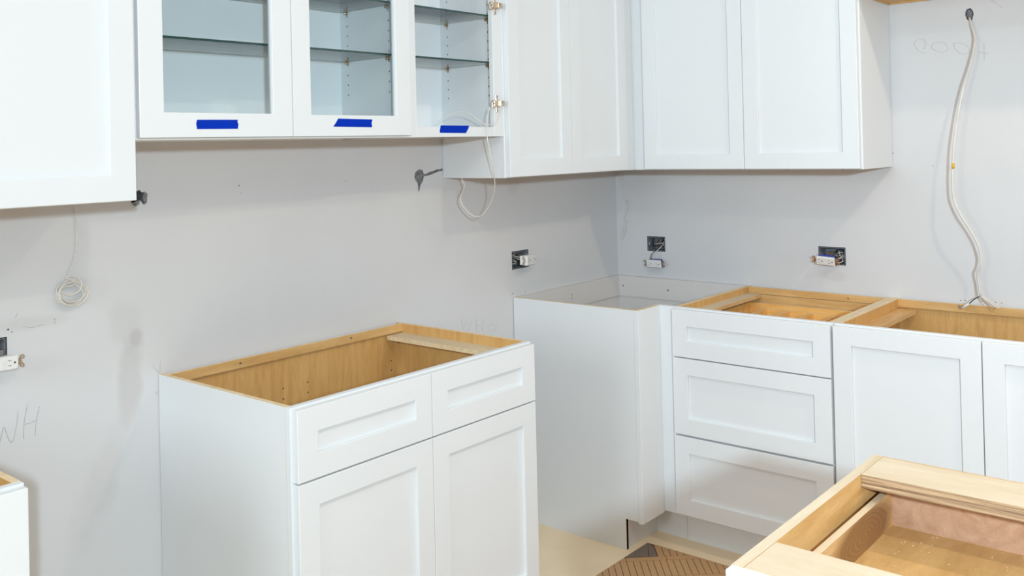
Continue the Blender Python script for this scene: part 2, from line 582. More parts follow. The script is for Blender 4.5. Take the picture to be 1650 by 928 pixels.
def clip_poly(poly):
    for k, lim in ((0, TX - 0.001), (1, TY - 0.001)):
        out = []
        for i in range(len(poly)):
            a, b = poly[i - 1], poly[i]
            ia, ib = a[k] <= lim, b[k] <= lim
            if ia != ib:
                t = (lim - a[k]) / (b[k] - a[k])
                out.append(a + (b - a) * t)
            if ib:
                out.append(b)
        poly = out
        if len(poly) < 3:
            return []
    return poly


def stick(a0, a1, b0, b1):
    return [ORG + A_DIR * a + B_DIR * b for a, b in ((a0, b0), (a1, b0), (a1, b1), (a0, b1))]


tiles = []
PER = LA + WB
for row in range(-2, 14):
    base = row * PER
    for i in range(-60, 70):
        off = (0, 0.007, 0.007)[i % 3] * (1 if row % 2 else -1)
        tiles.append(stick(base + WB + GAP / 2, base + PER - GAP / 2, i * WA + GAP / 2, (i + 1) * WA - GAP / 2))
    for i in range(-12, 14):
        s = i * 0.145 + (row % 2) * 0.07
        tiles.append(stick(base + GAP / 2, base + WB - GAP / 2, s + GAP / 2, s + 0.145 - GAP / 2))
DARK = [Vector((TX, TY)), Vector((-0.812, TY)), Vector((-0.71, -0.624)), Vector((-0.668, -0.585))]
dark_c = Vector((-0.70, -0.575))


def tile_mesh(polys, name):
    bm = bmesh.new()
    for p in polys:
        fs = prism(bm, [tuple(v) for v in p], 'z', 0.0012, 0.0034)
    return bm


def in_dark(c):
    # the grey corner triangle takes the place of the sticks beyond the first cross strip
    r = c - ORG
    return r.dot(A_DIR) < 0.0 and r.dot(B_DIR) < 0.118


polys = []
for t in tiles:
    p = clip_poly([v.copy() for v in t])
    if len(p) < 3:
        continue
    c = sum(p, Vector((0, 0))) / len(p)
    if c.x < -2.35 or c.y < -2.7 or in_dark(c):
        continue
    ar = abs(sum(p[i - 1].x * p[i].y - p[i].x * p[i - 1].y for i in range(len(p)))) / 2
    if ar < 2e-5:
        continue
    polys.append(((c - Vector((-0.75, -0.68))).length, p))
polys.sort(key=lambda q: q[0])
for _, p in polys[:150]:
    obj('tile', tile_mesh([p], 't'), 'tile', fl)
rest = obj('tile_field', tile_mesh([p for _, p in polys[150:]], 't'), 'tile', fl)
rest['kind'] = 'stuff'
# two grey pieces in the corner
E1 = ORG + B_DIR * 0.118
c0 = [Vector((TX - .001, TY - .001)), ORG + A_DIR * -0.004 + B_DIR * -0.01, ORG + A_DIR * -0.004 + B_DIR * 0.082]
c1 = [Vector((TX - .001, TY - .001)), ORG + A_DIR * -0.004 + B_DIR * 0.085, ORG + A_DIR * -0.004 + B_DIR * 0.115,
      ORG + A_DIR * -0.080 + B_DIR * 0.115]
for c in (c0, c1):
    p = clip_poly(c)
    if len(p) > 2:
        o = obj('corner_tile', tile_mesh([p], 't'), 'tile_dark', fl)


# ---------------------------------------------------------------- cabinets
def shaker(name, x0, x1, z0, z1, y, parent, fw=0.060, panel='white', depth=0.011, t=0.020, rail=None, bevel=0.0016):
    """frame-and-panel front: outer face at y, t thick, four joined rails/stiles with a recessed centre panel below it"""
    rail = rail or fw
    bm = bmesh.new()
    xs = [x0, x0 + fw, x1 - fw, x1]
    zs = [z0, z0 + rail, z1 - rail, z1]
    for (yy, flip) in ((y, 0), (y + t, 1)):
        g = [[bm.verts.new((x, yy, z)) for x in xs] for z in zs]
        for i in range(3):
            for j in range(3):
                if i == 1 and j == 1:
                    continue
                q = [g[i][j], g[i][j + 1], g[i + 1][j + 1], g[i + 1][j]]
                bm.faces.new(q[::-1] if flip else q)
        if not flip:
            g0 = g
        else:
            g1 = g
    ring = lambda g, a, b: [g[a][a], g[a][b], g[b][b], g[b][a]]
    for a, b in ((0, 3), (1, 2)):
        # walk every grid vertex of the ring so the mesh stays closed
        def path(g):
            pts = [g[a][j] for j in range(a, b + 1)] + [g[i][b] for i in range(a + 1, b + 1)]
            pts += [g[b][j] for j in range(b - 1, a - 1, -1)] + [g[i][a] for i in range(b - 1, a, -1)]
            return pts
        p0, p1 = path(g0), path(g1)
        for i in range(len(p0)):
            bm.faces.new((p0[i], p0[(i + 1) % len(p0)], p1[(i + 1) % len(p0)], p1[i]))
    bmesh.ops.recalc_face_normals(bm, faces=bm.faces)
    o = obj(name, bm, 'white', parent, bevel, 2)
    if panel == 'pane':
        box('pane', (x0 + fw - .004, x1 - fw + .004, y + depth, y + depth + 0.004, z0 + rail - .004, z1 - rail + .004), 'pane', o)
    else:
        box('panel', (x0 + fw - .004, x1 - fw + .004, y + depth, y + depth + 0.006, z0 + rail - .004, z1 - rail + .004), 'white', o)
    return o


def side_panel(parent, x0, x1, D, H, toe=0.114, tdep=0.075, outer='-x', mats=('white', 'birch', 'edge'), z0=0.0, y1=0.0):
    pts = [(y1, z0), (y1, H), (-D + .019, H), (-D + .019, toe), (-D + tdep, toe), (-D + tdep, z0)] if toe else \
          [(y1, z0), (y1, H), (-D + .019, H), (-D + .019, z0)]
    bm = bmesh.new()

    def mi(k, f):
        n = f.normal
        if abs(n.x) > .5:
            return 0 if (n.x < 0) == (outer == '-x') else 1
        return 2
    prism(bm, pts, 'x', x0, x1, mi)
    return obj('side_panel', bm, list(mats), parent)


def face_frame(parent, W, D, z0, H, stile=0.038, rails=(), top=0.038, bottom=0.038, mids=(), lstile=None, rstile=None):
    bm = bmesh.new()
    ls, rs = lstile or stile, rstile or stile
    y0, y1 = -D, -D + .019
    bx(bm, 0, ls, y0, y1, z0, H)
    bx(bm, W - rs, W, y0, y1, z0, H)
    bx(bm, ls, W - rs, y0, y1, H - top, H)
    bx(bm, ls, W - rs, y0, y1, z0, z0 + bottom)
    for z in rails:
        bx(bm, ls, W - rs, y0, y1, z - .015, z + .015)
    for x in mids:
        bx(bm, x - .019, x + .019, y0, y1, z0 + bottom, H - top)
    return obj('face_frame', bm, 'white', parent, 0.001)


def screws(parent, spots, n, r=0.0035, h=0.0012):
    for s in spots:
        bm = bmesh.new()
        disc(bm, s, n, r, h, 8)
        obj('screw', bm, 'steel', parent)


D, H, F = 0.595, 0.876, 0.615
ZT = 0.871


def base_shell(t, W, rail_h=0.026, D=D, H=H, interior='birch', mats=('white', 'birch', 'edge'), side_t=0.015, rail=True, back_mat='birch_x'):
    side_panel(t, 0, side_t, D, H, outer='-x', mats=mats)
    side_panel(t, W - side_t, W, D, H, outer='+x', mats=mats)
    box('back_panel', (side_t, W - side_t, -0.018, -0.006, 0.114, H - 0.004), interior, t)
    if rail:
        box('back_rail', (side_t, W - side_t, -0.030, -0.018, H - rail_h, H), [back_mat, 'edge'], t, mi=lambda n: 1 if n == '+z' else 0)
    box('bottom_panel', (side_t, W - side_t, -D + .019, -0.018, 0.114, 0.128), interior, t)
    box('toe_kick', (0.0005, W - .0005, -D + .063, -D + .0749, 0, 0.113), 'white', t)


# 1. wide sink base on the left wall ------------------------------------------------
SX0, SX1 = -2.234, -1.349
W = SX1 - SX0
t = thing('base_cabinet', 'white two-door base cabinet with open birch interior, standing alone against the left wall', 'cabinet', (SX0, -0.002, 0))
base_shell(t, W, 0.026)
face_frame(t, W, D, 0.114, H, rails=(0.697,), mids=())
g = 0.004
mid = W / 2
e = 0.006
shaker('drawer_front', e, mid - .001, 0.699, ZT, -F, t)
shaker('drawer_front', mid + .001, W - e, 0.699, ZT, -F, t)
shaker('door', e, mid - .001, 0.126, 0.695, -F, t)
shaker('door', mid + .001, W - e, 0.126, 0.695, -F, t)
bm = bmesh.new()
bx(bm, W - .085, W - .015, -0.57, -0.03, 0.832, 0.846, lambda n: 1 if n == '-x' else 0)
obj('stretcher', bm, ['pale', 'edge'], t)
screws(t, [(W - .65, -.030, .864), (W - .24, -.030, .866)], (0, -1, 0))
bm = bmesh.new()
for x in (0.389, 0.48, 0.826):
    for z in (0.755, 0.723):
        disc(bm, (x, -0.018, z), (0, -1, 0), 0.003, 0.0006, 7)
o = obj('shelf_pin_hole', bm, 'screw', t)
o['kind'] = 'stuff'

# 2. base cabinet at the left edge of the frame
LX1 = -2.822
t = thing('base_cabinet', 'white base cabinet whose corner shows at the lower left, below the lettered wall', 'cabinet', (LX1 - .61, -0.002, 0))
base_shell(t, .61)
face_frame(t, .61, D, 0.114, H, rails=(0.697,))
shaker('drawer_front', e, .61 - .001, 0.699, ZT, -F, t)
shaker('door', e, .61 - .001, 0.126, 0.695, -F, t)

# 3. corner base cabinet, L-shaped
XC = -0.743
t = thing('corner_cabinet', 'white L-shaped corner base cabinet with open top where the two walls meet', 'cabinet', (XC, 0, 0))
side_panel(t, 0, 0.015, D, H, mats=('white', 'corner_in', 'edge'), y1=-0.003)
fx = -D - XC                       # local x of the inside corner
bm = bmesh.new()
bx(bm, 0, fx, -D, -D + .019, 0.108, H, lambda n: 1 if n == '+z' else 0)
obj('front_panel', bm, ['white', 'edge'], t, 0.001)
bm = bmesh.new()
bx(bm, fx, fx + .019, -0.6525, -D + .019, 0.114, H, lambda n: 0)
obj('filler_strip', bm, 'white', t, 0.001)
box('toe_kick', (0.004, fx + .075, -D + .075, -D + .087, 0, 0.112), 'white', t)
box('toe_kick', (fx + .063, fx + .075, -0.6525, -D + .087, 0, 0.112), 'white', t)
cw = -XC
box('back_rail', (0.015, cw - .003, -0.016, -0.003, 0.783, H), ['corner_in', 'edge'], t)
box('back_rail', (cw - .016, cw - .003, -0.6525, -0.016, 0.783, H), ['corner_in', 'edge'], t)
box('back_panel', (0.015, cw - .003, -0.009, -0.003, 0.128, 0.783), 'corner_in', t)
box('back_panel', (cw - .009, cw - .003, -0.6525, -0.009, 0.128, 0.783), 'corner_in', t)
bm = bmesh.new()
prism(bm, [(0.015, -D + .019), (fx + .019, -D + .019), (fx + .019, -0.6525), (cw - .009, -0.6525), (cw - .009, -0.009), (0.015, -0.009)], 'z', 0.114, 0.128)
obj('bottom_panel', bm, 'corner_in', t)
screws(t, [(at(921.5, 475, 'y', -.016).x - XC, -.016, .838), (at(921.5, 479, 'y', -.016).x - XC, -.016, .822)], (0, -1, 0), 0.003)
for px, py in ((1004, 460), (1076.5, 467.5)):
    p = at(px, py, 'x', -.016)
    screws(t, [(cw - .016, p.y, p.z)], (-1, 0, 0), 0.0045)


# 4. three-drawer base on the right wall
def right(name, label, y0, x=-0.002, z=0.0):
    return thing(name, label, 'cabinet', (x, y0, z), -R90)


Y0 = -0.654
W = 0.606
t = right('drawer_cabinet', 'white base cabinet of three drawers with an open birch top, right of the corner cabinet', Y0)
base_shell(t, W, 0.026, back_mat='birch_x', side_t=.022)
face_frame(t, W, D, 0.114, H, rails=(0.697, 0.4145))
box('inner_rail', (0.018, W - .018, -0.042, -0.0305, 0.70, 0.848), ['birch_x', 'edge'], t, mi=lambda n: 1 if n == '+z' else 0)
bm = bmesh.new()
bx(bm, 0.0225, 0.082, -0.57, -0.043, 0.838, 0.852, lambda n: 1 if n == '+x' else 0)
obj('stretcher', bm, ['pale', 'drawer'], t)
screws(t, [(0.44, -.030, .862)], (0, -1, 0), 0.004)
E1Z = lambda n: 1 if n == '+z' else 0
# the three drawers, the top one with a cutlery tray
for k, (za, zb) in enumerate(((0.699, ZT), (0.418, 0.695), (0.126, 0.411))):
    zt = (0.820, 0.60, 0.31)[k]
    zb0 = (0.715, 0.44, 0.15)[k]
    bm = bmesh.new()
    a0, a1, b0, b1 = 0.034, W - .034, -D + .006, -0.060
    bx(bm, a0, a0 + .013, b0, b1, zb0, zt, E1Z)
    bx(bm, a1 - .013, a1, b0, b1, zb0, zt, E1Z)
    bx(bm, a0 + .013, a1 - .013, b1 - .013, b1, zb0, zt, E1Z)
    bx(bm, a0 + .013, a1 - .013, b0, b0 + .013, zb0, zt, E1Z)
    bx(bm, a0 + .013, a1 - .013, b0 + .013, b1 - .013, zb0 + .008, zb0 + .014)
    dr = obj('drawer', bm, ['tray' if k == 0 else 'drawer', 'edge'], t)
    shaker('drawer_front', .004, W - .004, za, zb, -F, dr)
    if k == 0:
        for y in (-0.082, -0.44):
            box('tray_wall', (a0 + .014, a1 - .014, y, y + .008, 0.73, 0.804), ['tray', 'edge'], dr, mi=E1Z)
        for x in (0.118, 0.215, 0.312, 0.412, 0.510):
            box('tray_divider', (x, x + .008, -0.432, -0.082, 0.73, 0.803), ['tray', 'edge'], dr, mi=E1Z)

# 5. two-door base at the right
Y1 = -1.262
W = 0.912
t = right('base_cabinet', 'white two-door base cabinet right of the three-drawer cabinet', Y1)
base_shell(t, W, 0.028, side_t=.022)
face_frame(t, W, D, 0.114, H, rails=(), bottom=.038)
shaker('door', .003, W / 2 - .0015, 0.126, ZT, -F, t)
shaker('door', W / 2 + .0015, W - .003, 0.126, ZT, -F, t)
bm = bmesh.new()
bx(bm, 0.0225, 0.088, -0.57, -0.031, 0.828, 0.842, lambda n: 1 if n == '+x' else 0)
obj('stretcher', bm, ['birch_y', 'drawer'], t)
p = at(1545.5, 493, 'x', -.032)
screws(t, [(Y1 - p.y, -.030, p.z)], (0, -1, 0), 0.0045)

# 6. island cabinet in the foreground, back edge towards the right wall
IX, IY = -1.785, -1.815
W = 0.76
t = thing('base_cabinet', 'open-topped cabinet in the foreground with pale plywood rails and a drawer inside', 'cabinet', (IX, IY, 0.0035), -R90)
HI = H - .0035
side_panel(t, 0, 0.018, D, HI, mats=('white', 'birch_y', 'pale'))
side_panel(t, W - 0.018, W, D, HI, outer='+x', mats=('white', 'birch_y', 'pale'))
box('back_panel', (0.018, W - .018, -0.006, 0, 0.02, HI - .001), 'birch', t)
bm = bmesh.new()
bx(bm, 0.0185, W - .0185, -0.119, -0.006, HI - .024, HI, lambda n: 1 if n == '-y' else 0)
obj('back_stretcher', bm, ['pale_x', 'ply_edge'], t, 0.0006)
bm = bmesh.new()
bx(bm, 0.0185, W - .0185, -D + .019, -0.470, HI - .019, HI, lambda n: 1 if n == '+y' else 0)
obj('front_stretcher', bm, ['pale_x', 'pale'], t, 0.0006)
box('bottom_panel', (0.018, W - .018, -D + .019, -0.006, 0.114, 0.128), 'birch', t)
box('toe_kick', (0.0005, W - .0005, -D + .063, -D + .0749, 0, 0.113), 'white', t)
face_frame(t, W, D, 0.114, HI, rails=(0.697,))
bm = bmesh.new()
disc(bm, (0.06, -D + .010, HI), (0, 0, 1), 0.004, 0.0008, 10)
obj('screw', bm, 'steel', t)
zt, zb0 = 0.823, 0.745
a0, a1, b0, b1 = 0.030, W - .030, -D + .022, -0.020
bm = bmesh.new()
bx(bm, a0, a0 + .013, b0, b1, zb0, zt, lambda n: 1 if n == '+z' else 0)
dr = obj('drawer', bm, ['drawer_knot', 'pale'], t)
bm = bmesh.new()
bx(bm, a1 - .013, a1, b0, b1, zb0, zt)
obj('drawer_side', bm, 'drawer', dr)
bm = bmesh.new()
bx(bm, a0 + .013, a1 - .013, b1 - .013, b1, zb0, zt)
obj('drawer_back', bm, 'drawer_pink', dr)
box('drawer_bottom', (a0 + .013, a1 - .013, b0 + .013, b1 - .013, zb0 + .006, zb0 + .014), 'drawer_ply', dr)
box('drawer_end', (a0 + .013, a1 - .013, b0, b0 + .013, zb0, zt), 'drawer', dr)
shaker('drawer_front', .004, W - .004, 0.699, ZT - .0035, -F, dr)
shaker('door', .004, W / 2 - .001, 0.126, 0.695, -F, t)
shaker('door', W / 2 + .001, W - .004, 0.126, 0.695, -F, t)
# sawdust crumbs in the drawer
bm = bmesh.new()
rnd = random.Random(3)
for i in range(55):
    x, y = a0 + .02 + rnd.random() ** 1.5 * .45, b1 - .02 - rnd.random() ** 1.6 * .42
    s = rnd.uniform(.0004, .0010)
    bx(bm, x - s, x + s, y - s * rnd.uniform(.6, 2.5), y + s, zb0 + .014, zb0 + .014 + s)
o = obj('sawdust', bm, 'pale', dr)
o['kind'] = 'stuff'


# ---------------------------------------------------------------- wall cabinets
UD, UF = 0.305, 0.325
ZU, ZG, ZTOP = 1.372, 1.521, 2.286


def upper_shell(t, W, z0, z1, D=UD, mats=('white', 'white_in', 'white'), st=0.012, bottom='birch_y'):
    for x0, x1, o in ((0, st, '-x'), (W - st, W, '+x')):
        bm = bmesh.new()
        bx(bm, x0, x1, -D + .019, -.002, z0, z1)
        obj('side_panel', bm, 'white', t)
    box('back_panel', (st, W - st, -0.010, -0.002, z0, z1), 'white_in', t)
    box('bottom_panel', (st, W - st, -D + .019, -0.010, z0 + .012, z0 + .026), ['white_in', bottom], t, mi=lambda n: 1 if n == '-z' else 0)
    box('top_panel', (st, W - st, -D + .019, -0.010, z1 - .014, z1), 'white_in', t)


# left cabinet
t = thing('wall_cabinet', 'white wall cabinet with a plain panel door at the upper left edge', 'cabinet', (-2.452 - .9, 0, 0))
upper_shell(t, .9, ZU, ZTOP)
face_frame(t, .9, UD, ZU, ZTOP)
shaker('door', .003, .449, ZU + .002, ZTOP - .006, -UF, t, fw=.062)
shaker('door', .451, .8985, ZU + .002, ZTOP - .006, -UF, t, fw=.062)

# glass-door cabinet
GX0, GX1 = -2.449, -1.557
W = GX1 - GX0
t = thing('wall_cabinet', 'white wall cabinet with two glass doors, each with blue tape on its bottom rail', 'cabinet', (GX0, 0, 0))
ZF = 1.515
upper_shell(t, W, ZF, ZTOP, st=.030)
face_frame(t, W, UD, ZF, ZTOP, bottom=0.034)
L_ = lambda x: x - GX0
shaker('glass_door', L_(-2.442), L_(-2.0095), ZG, ZTOP - .006, -UF, t, fw=.0615, panel='pane')
shaker('glass_door', L_(-2.0075), L_(-1.571), ZG, ZTOP - .006, -UF, t, fw=.0600, panel='pane')


def pins_and_holes(t, W, st, ys, zlist, z0, z1):
    bm = bmesh.new()
    for x, n in ((st, 1), (W - st, -1)):
        for y in ys:
            z = z0
            while z < z1:
                disc(bm, (x, y, z), (n, 0, 0), 0.0026, 0.0005, 7)
                z += 0.032
    o = obj('shelf_pin_hole', bm, 'screw', t)
    o['kind'] = 'stuff'
    for x, n in ((st, 1), (W - st, -1)):
        for y in ys:
            for z in zlist:
                bm = bmesh.new()
                disc(bm, (x, y, z), (n, 0, 0), 0.0042, 0.011, 8)
                bx(bm, x, x + n * .012, y - .005, y + .005, z + .0035, z + .0048)
                disc(bm, (x, y, z), (n, 0, 0), 0.0065, 0.003, 8)
                obj('shelf_pin', bm, 'metal', t)


def glass_shelf(x0, x1, z, label):
    bm = bmesh.new()
    bx(bm, x0, x1, -0.282, -0.014, z, z + .006, lambda n: 1 if n == '-y' else 0)
    return tag(obj('glass_shelf', bm, ['shelf', 'shelf_edge']), label, 'shelf')


SZ1, SZ2 = 1.769, 1.931
pins_and_holes(t, W, .030, (-0.045, -0.245), (SZ1 - .0048, SZ2 - .0048), 1.66, 2.2)
glass_shelf(GX0 + .032, GX1 - .032, SZ1, 'long lower glass shelf inside the two-door glass cabinet')
glass_shelf(GX0 + .032, GX1 - .032, SZ2, 'long upper glass shelf inside the two-door glass cabinet')

# doorless cabinet beside it
BX0, BX1 = -1.556, -1.1195
W = BX1 - BX0
t = thing('wall_cabinet', 'open white wall cabinet without a door, two bare hinges on its right stile', 'cabinet', (BX0, 0, 0))
upper_shell(t, W, ZF, ZTOP, st=.006)
face_frame(t, W, UD, ZF, ZTOP, lstile=.026, rstile=.048, bottom=0.033)
pins_and_holes(t, W, .006, (-0.045, -0.245), (SZ1 - .0048, SZ2 - .0048), 1.66, 2.2)
glass_shelf(BX0 + .008, BX1 - .008, SZ1, 'short lower glass shelf inside the open doorless cabinet')
glass_shelf(BX0 + .008, BX1 - .008, SZ2, 'short upper glass shelf inside the open doorless cabinet')
for zc in (1.628, 1.966):
    bm = bmesh.new()
    xs = W - .036
    bx(bm, xs - .005, xs + .006, -.3085, -.305, zc - .030, zc + .030)         # upright plate on the stile
    bx(bm, xs - .014, xs + .014, -.311, -.3085, zc - .011, zc + .011)
    bx(bm, xs - .024, xs + .004, -.318, -.311, zc - .009, zc + .009)           # arm
    prism(bm, [(xs - .034, zc - .015), (xs - .018, zc - .015), (xs - .018, zc + .012), (xs - .028, zc + .012), (xs - .034, zc + .004)], 'y', -.316, -.310)
    prism(bm, [(xs + .002, zc - .008), (xs + .024, zc - .007), (xs + .026, zc), (xs + .024, zc + .009), (xs + .002, zc + .012)], 'y', -.324, -.309)
    hg = obj('hinge', bm, 'metal', t, 0.0008)
    for (dx, dz, y) in ((0, .024, -.3085), (0, -.024, -.3085), (-.026, 0, -.316), (.010, .004, -.324)):
        bm = bmesh.new()
        disc(bm, (xs + dx, y, zc + dz), (0, -1, 0), 0.0038, 0.0016, 10)
        bx(bm, xs + dx - .003, xs + dx + .003, y - .0020, y - .0014, zc + dz - .0007, zc + dz + .0007, 1)
        obj('screw', bm, ['steel', 'screw'], hg)

# two-door wall cabinet towards the corner
CX0, CX1 = -1.119, -0.306
W = CX1 - CX0
t = thing('wall_cabinet', 'white wall cabinet with two narrow cream-lit doors hanging low beside the inside corner', 'cabinet', (CX0, 0, 0))
upper_shell(t, W, ZU - .003, ZTOP)
face_frame(t, W, UD, ZU - .003, ZTOP, rstile=.085)
L_ = lambda x: x - CX0
shaker('door', L_(-1.1125), L_(-.753), ZU, ZTOP - .006, -UF, t, fw=.062)
shaker('door', L_(-.751), L_(-.380), ZU, ZTOP - .006, -UF, t, fw=.060)

# right wall cabinet
W = 1.267
t = right('wall_cabinet', 'white two-door wall cabinet on the right wall, its end panel facing the hanging cable', 0.0, 0.0)
upper_shell(t, W, ZU - .003, ZTOP)
face_frame(t, W, UD, ZU - .003, ZTOP, lstile=.40)
shaker('door', .368, .8165, ZU, ZTOP - .006, -UF, t, fw=.060)
shaker('door', .8185, 1.2605, ZU, ZTOP - .006, -UF, t, fw=.060)
bm = bmesh.new()
for y in (.44, .60, .78, .98, 1.19):
    disc(bm, (y, -.296, ZU - .003), (0, 0, -1), 0.003, .002, 7)
o = obj('screw_head', bm, 'screw', t)
o['kind'] = 'stuff'

# cabinet above, at the top right: only its raw wood underside shows
t = right('bridge_cabinet', 'cabinet with a raw wood underside at the top right, above the cable hole', -1.2695, 0.0)
W = 0.92
for x0, x1 in ((0, .012), (W - .012, W)):
    box('side_panel', (x0, x1, -.286, -.002, 1.979, ZTOP), 'birch', t)
box('bottom_panel', (.012, W - .012, -.286, -.002, 1.984, 1.996), 'birch_x', t)
box('back_panel', (.012, W - .012, -.012, -.002, 1.979, ZTOP), 'birch', t)
face_frame(t, W, UD, 1.979, ZTOP)
shaker('door', .004, W / 2 - .001, 1.983, ZTOP - .004, -UF, t)
shaker('door', W / 2 + .001, W - .004, 1.983, ZTOP - .004, -UF, t)


# ---------------------------------------------------------------- blue tape
def tape(pix, y, label):
    bm = bmesh.new()
    pts = [at(px, py, 'y', y) for px, py in pix]
    prism(bm, [(p.x, p.z) for p in pts], 'y', y - .0008, y - .0001)
    return tag(obj('tape_strip', bm, 'tape'), label, 'tape')


tape([(317.5, 193), (383, 193), (382.2, 196), (384, 200), (383, 207.5), (317.5, 208), (316.8, 203), (316, 199)], -UF, 'blue tape strip on the left glass door, leftmost of the three')
tape([(545, 191), (600, 192.5), (598.5, 198), (599.5, 205), (537, 204), (541, 198)], -UF, 'blue tape strip with slanted ends below the pane of the right glass door')
tape([(710, 202), (755.5, 202.5), (754.5, 207), (750.5, 214.5), (709, 214), (708.5, 211)], -UD, 'blue tape strip on the bottom rail of the open doorless cabinet')


# ---------------------------------------------------------------- wires
def wire(name, pts, r, mat, label, cat='wire', seg=7, sub=4):
    bm = bmesh.new()
    tube(bm, pts, r, seg, True, 0, sub)
    return tag(obj(name, bm, mat), label, cat)


# coil hanging under the left wall cabinet
pts = [at(121, 333, 'y', -.012), at(122.5, 352, 'y', -.006), at(124, 385, 'y', -.005), at(121, 412, 'y', -.005), at(115, 432, 'y', -.005), at(111, 447, 'y', -.008)]
pts[0].z = ZU + .005
rnd = random.Random(11)
cc = at(115, 473, 'y', -.012)
loops = []
for k in range(7):
    a, b = rnd.uniform(.030, .042), rnd.uniform(.024, .034)
    ph = rnd.uniform(-.5, .1)
    ox, oz = rnd.uniform(-.004, .005), rnd.uniform(-.006, .006)
    for i in range(12):
        th = math.radians(90 + 30 * i)
        x, z = a * math.cos(th), b * math.sin(th)
        loops.append(Vector((cc.x + ox + x * math.cos(ph) - z * math.sin(ph), -.006 - .0025 * k - .002 * math.sin(th * 2), cc.z + oz + x * math.sin(ph) + z * math.cos(ph))))
for i in range(9):
    th = math.radians(120 - 34 * i)
    loops.append(Vector((cc.x - .006 + .026 * math.cos(th), -.026, cc.z + .022 + .024 * math.sin(th))))
wire('wire_coil', pts + loops, .0019, 'wire_w', 'white wire hanging in a small coil below the upper left cabinet', seg=6)

# low-voltage wire looping out of the doorless cabinet
pts = [at(705, 196, 'y', -.20), at(722, 186, 'y', -.22), at(742, 180, 'y', -.25), at(758, 184, 'y', -.28), at(775, 196, 'y', -.30), at(785, 201, 'y', -.314),
       at(796, 200, 'y', -.318), at(804, 190, 'y', -.322), at(808, 176, 'y', -.324)]
wire('wire', pts, .0014, 'wire_w', 'thin white wire arching inside the open cabinet up to its lower hinge', seg=6)
pts = [at(789, 172, 'y', -.322), at(786, 186, 'y', -.318), at(784.5, 205, 'y', -.312), at(785, 222, 'y', -.318), at(789, 243, 'y', -.318), at(794, 270, 'y', -.312),
       at(797.5, 297, 'y', -.28), at(794, 318, 'y', -.24), at(784, 339, 'y', -.20), at(771, 349, 'y', -.17), at(757, 344, 'y', -.14),
       at(745, 330, 'y', -.12), at(742, 318, 'y', -.11), at(746, 308, 'y', -.10), at(749, 299, 'y', -.095), at(745, 290, 'y', -.09), at(743, 280, 'y', -.09)]
wire('wire', pts, .0019, 'wire_w', 'white wire looping down in front of the low wall cabinet side and back under it', seg=7)

# small twisted wire at the inside corner
pts = [at(1003, 283, 'x', -.006), at(1002, 296, 'x', -.004), at(1006, 312, 'x', -.004), at(1008, 326, 'x', -.005), at(1012, 322, 'x', -.007), at(1011, 338, 'x', -.006), at(1006, 352, 'x', -.005),
       at(1009, 356, 'x', -.006), at(1008, 372, 'x', -.006), at(1002, 386, 'x', -.005), at(1001, 378, 'x', -.006), at(1006, 362, 'x', -.006)]
pts.insert(0, Vector((pts[0].x, pts[0].y, ZU + .004)))
wire('wire', pts, .0019, 'wire_w', 'thin twisted wire hanging from the cabinet bottom at the inside corner', seg=6)

# cable on the right wall
path = [(1562, 28, .035), (1562.5, 30, -.004), (1566, 42, -.018), (1570.5, 58, -.03), (1570, 76, -.04), (1562.5, 108, -.055), (1553, 140, -.065), (1545.5, 175, -.075), (1540, 212, -.08),
        (1536.5, 245, -.085), (1535, 290, -.085), (1537.5, 322, -.085), (1549, 348, -.085), (1563, 370, -.08), (1575, 392, -.075), (1580.5, 413, -.07), (1580, 427, -.07), (1574.5, 440, -.065),
        (1577, 455, -.06), (1580, 478, -.06)]
cb = thing('cable', 'cream electrical cable with a yellow band hanging from the hole in the right wall', 'cable', (-.06, -1.57, .90))
off = cb.location


def rel(p):
    return Vector(p) - off


bm = bmesh.new()
tube(bm, [rel(at(x, y, 'x', d)) for x, y, d in path], .0042, 10)
obj('sheath', bm, 'wire_c', cb)
bm = bmesh.new()
tube(bm, [rel(at(1536, 263, 'x', -.085)), rel(at(1535.6, 272, 'x', -.085))], .0052, 12, False)
obj('band', bm, 'yellow', cb)
for k, (mat, r, pp) in enumerate((('wire_k', .0020, [(1580, 477), (1570, 482), (1561, 490)]), ('wire_w', .0022, [(1580, 477), (1590, 484), (1600, 491), (1608, 497)]),
                                  ('wire_w', .0020, [(1580, 477), (1592, 483), (1604, 490), (1611, 496)]), ('wire_b', .0016, [(1580, 477), (1586, 485), (1596, 495), (1601, 501)]))):
    bm = bmesh.new()
    tube(bm, [rel(at(x, y, 'x', -.06 - .006 * i)) for i, (x, y) in enumerate(pp)], r, 6)
    obj('conductor', bm, mat, cb)
bm = bmesh.new()
tube(bm, [rel(at(1562, 489, 'x', -.071)), rel(at(1550, 497, 'x', -.075))], .0048, 8, False)
obj('bare_end', bm, 'wire_c', cb)


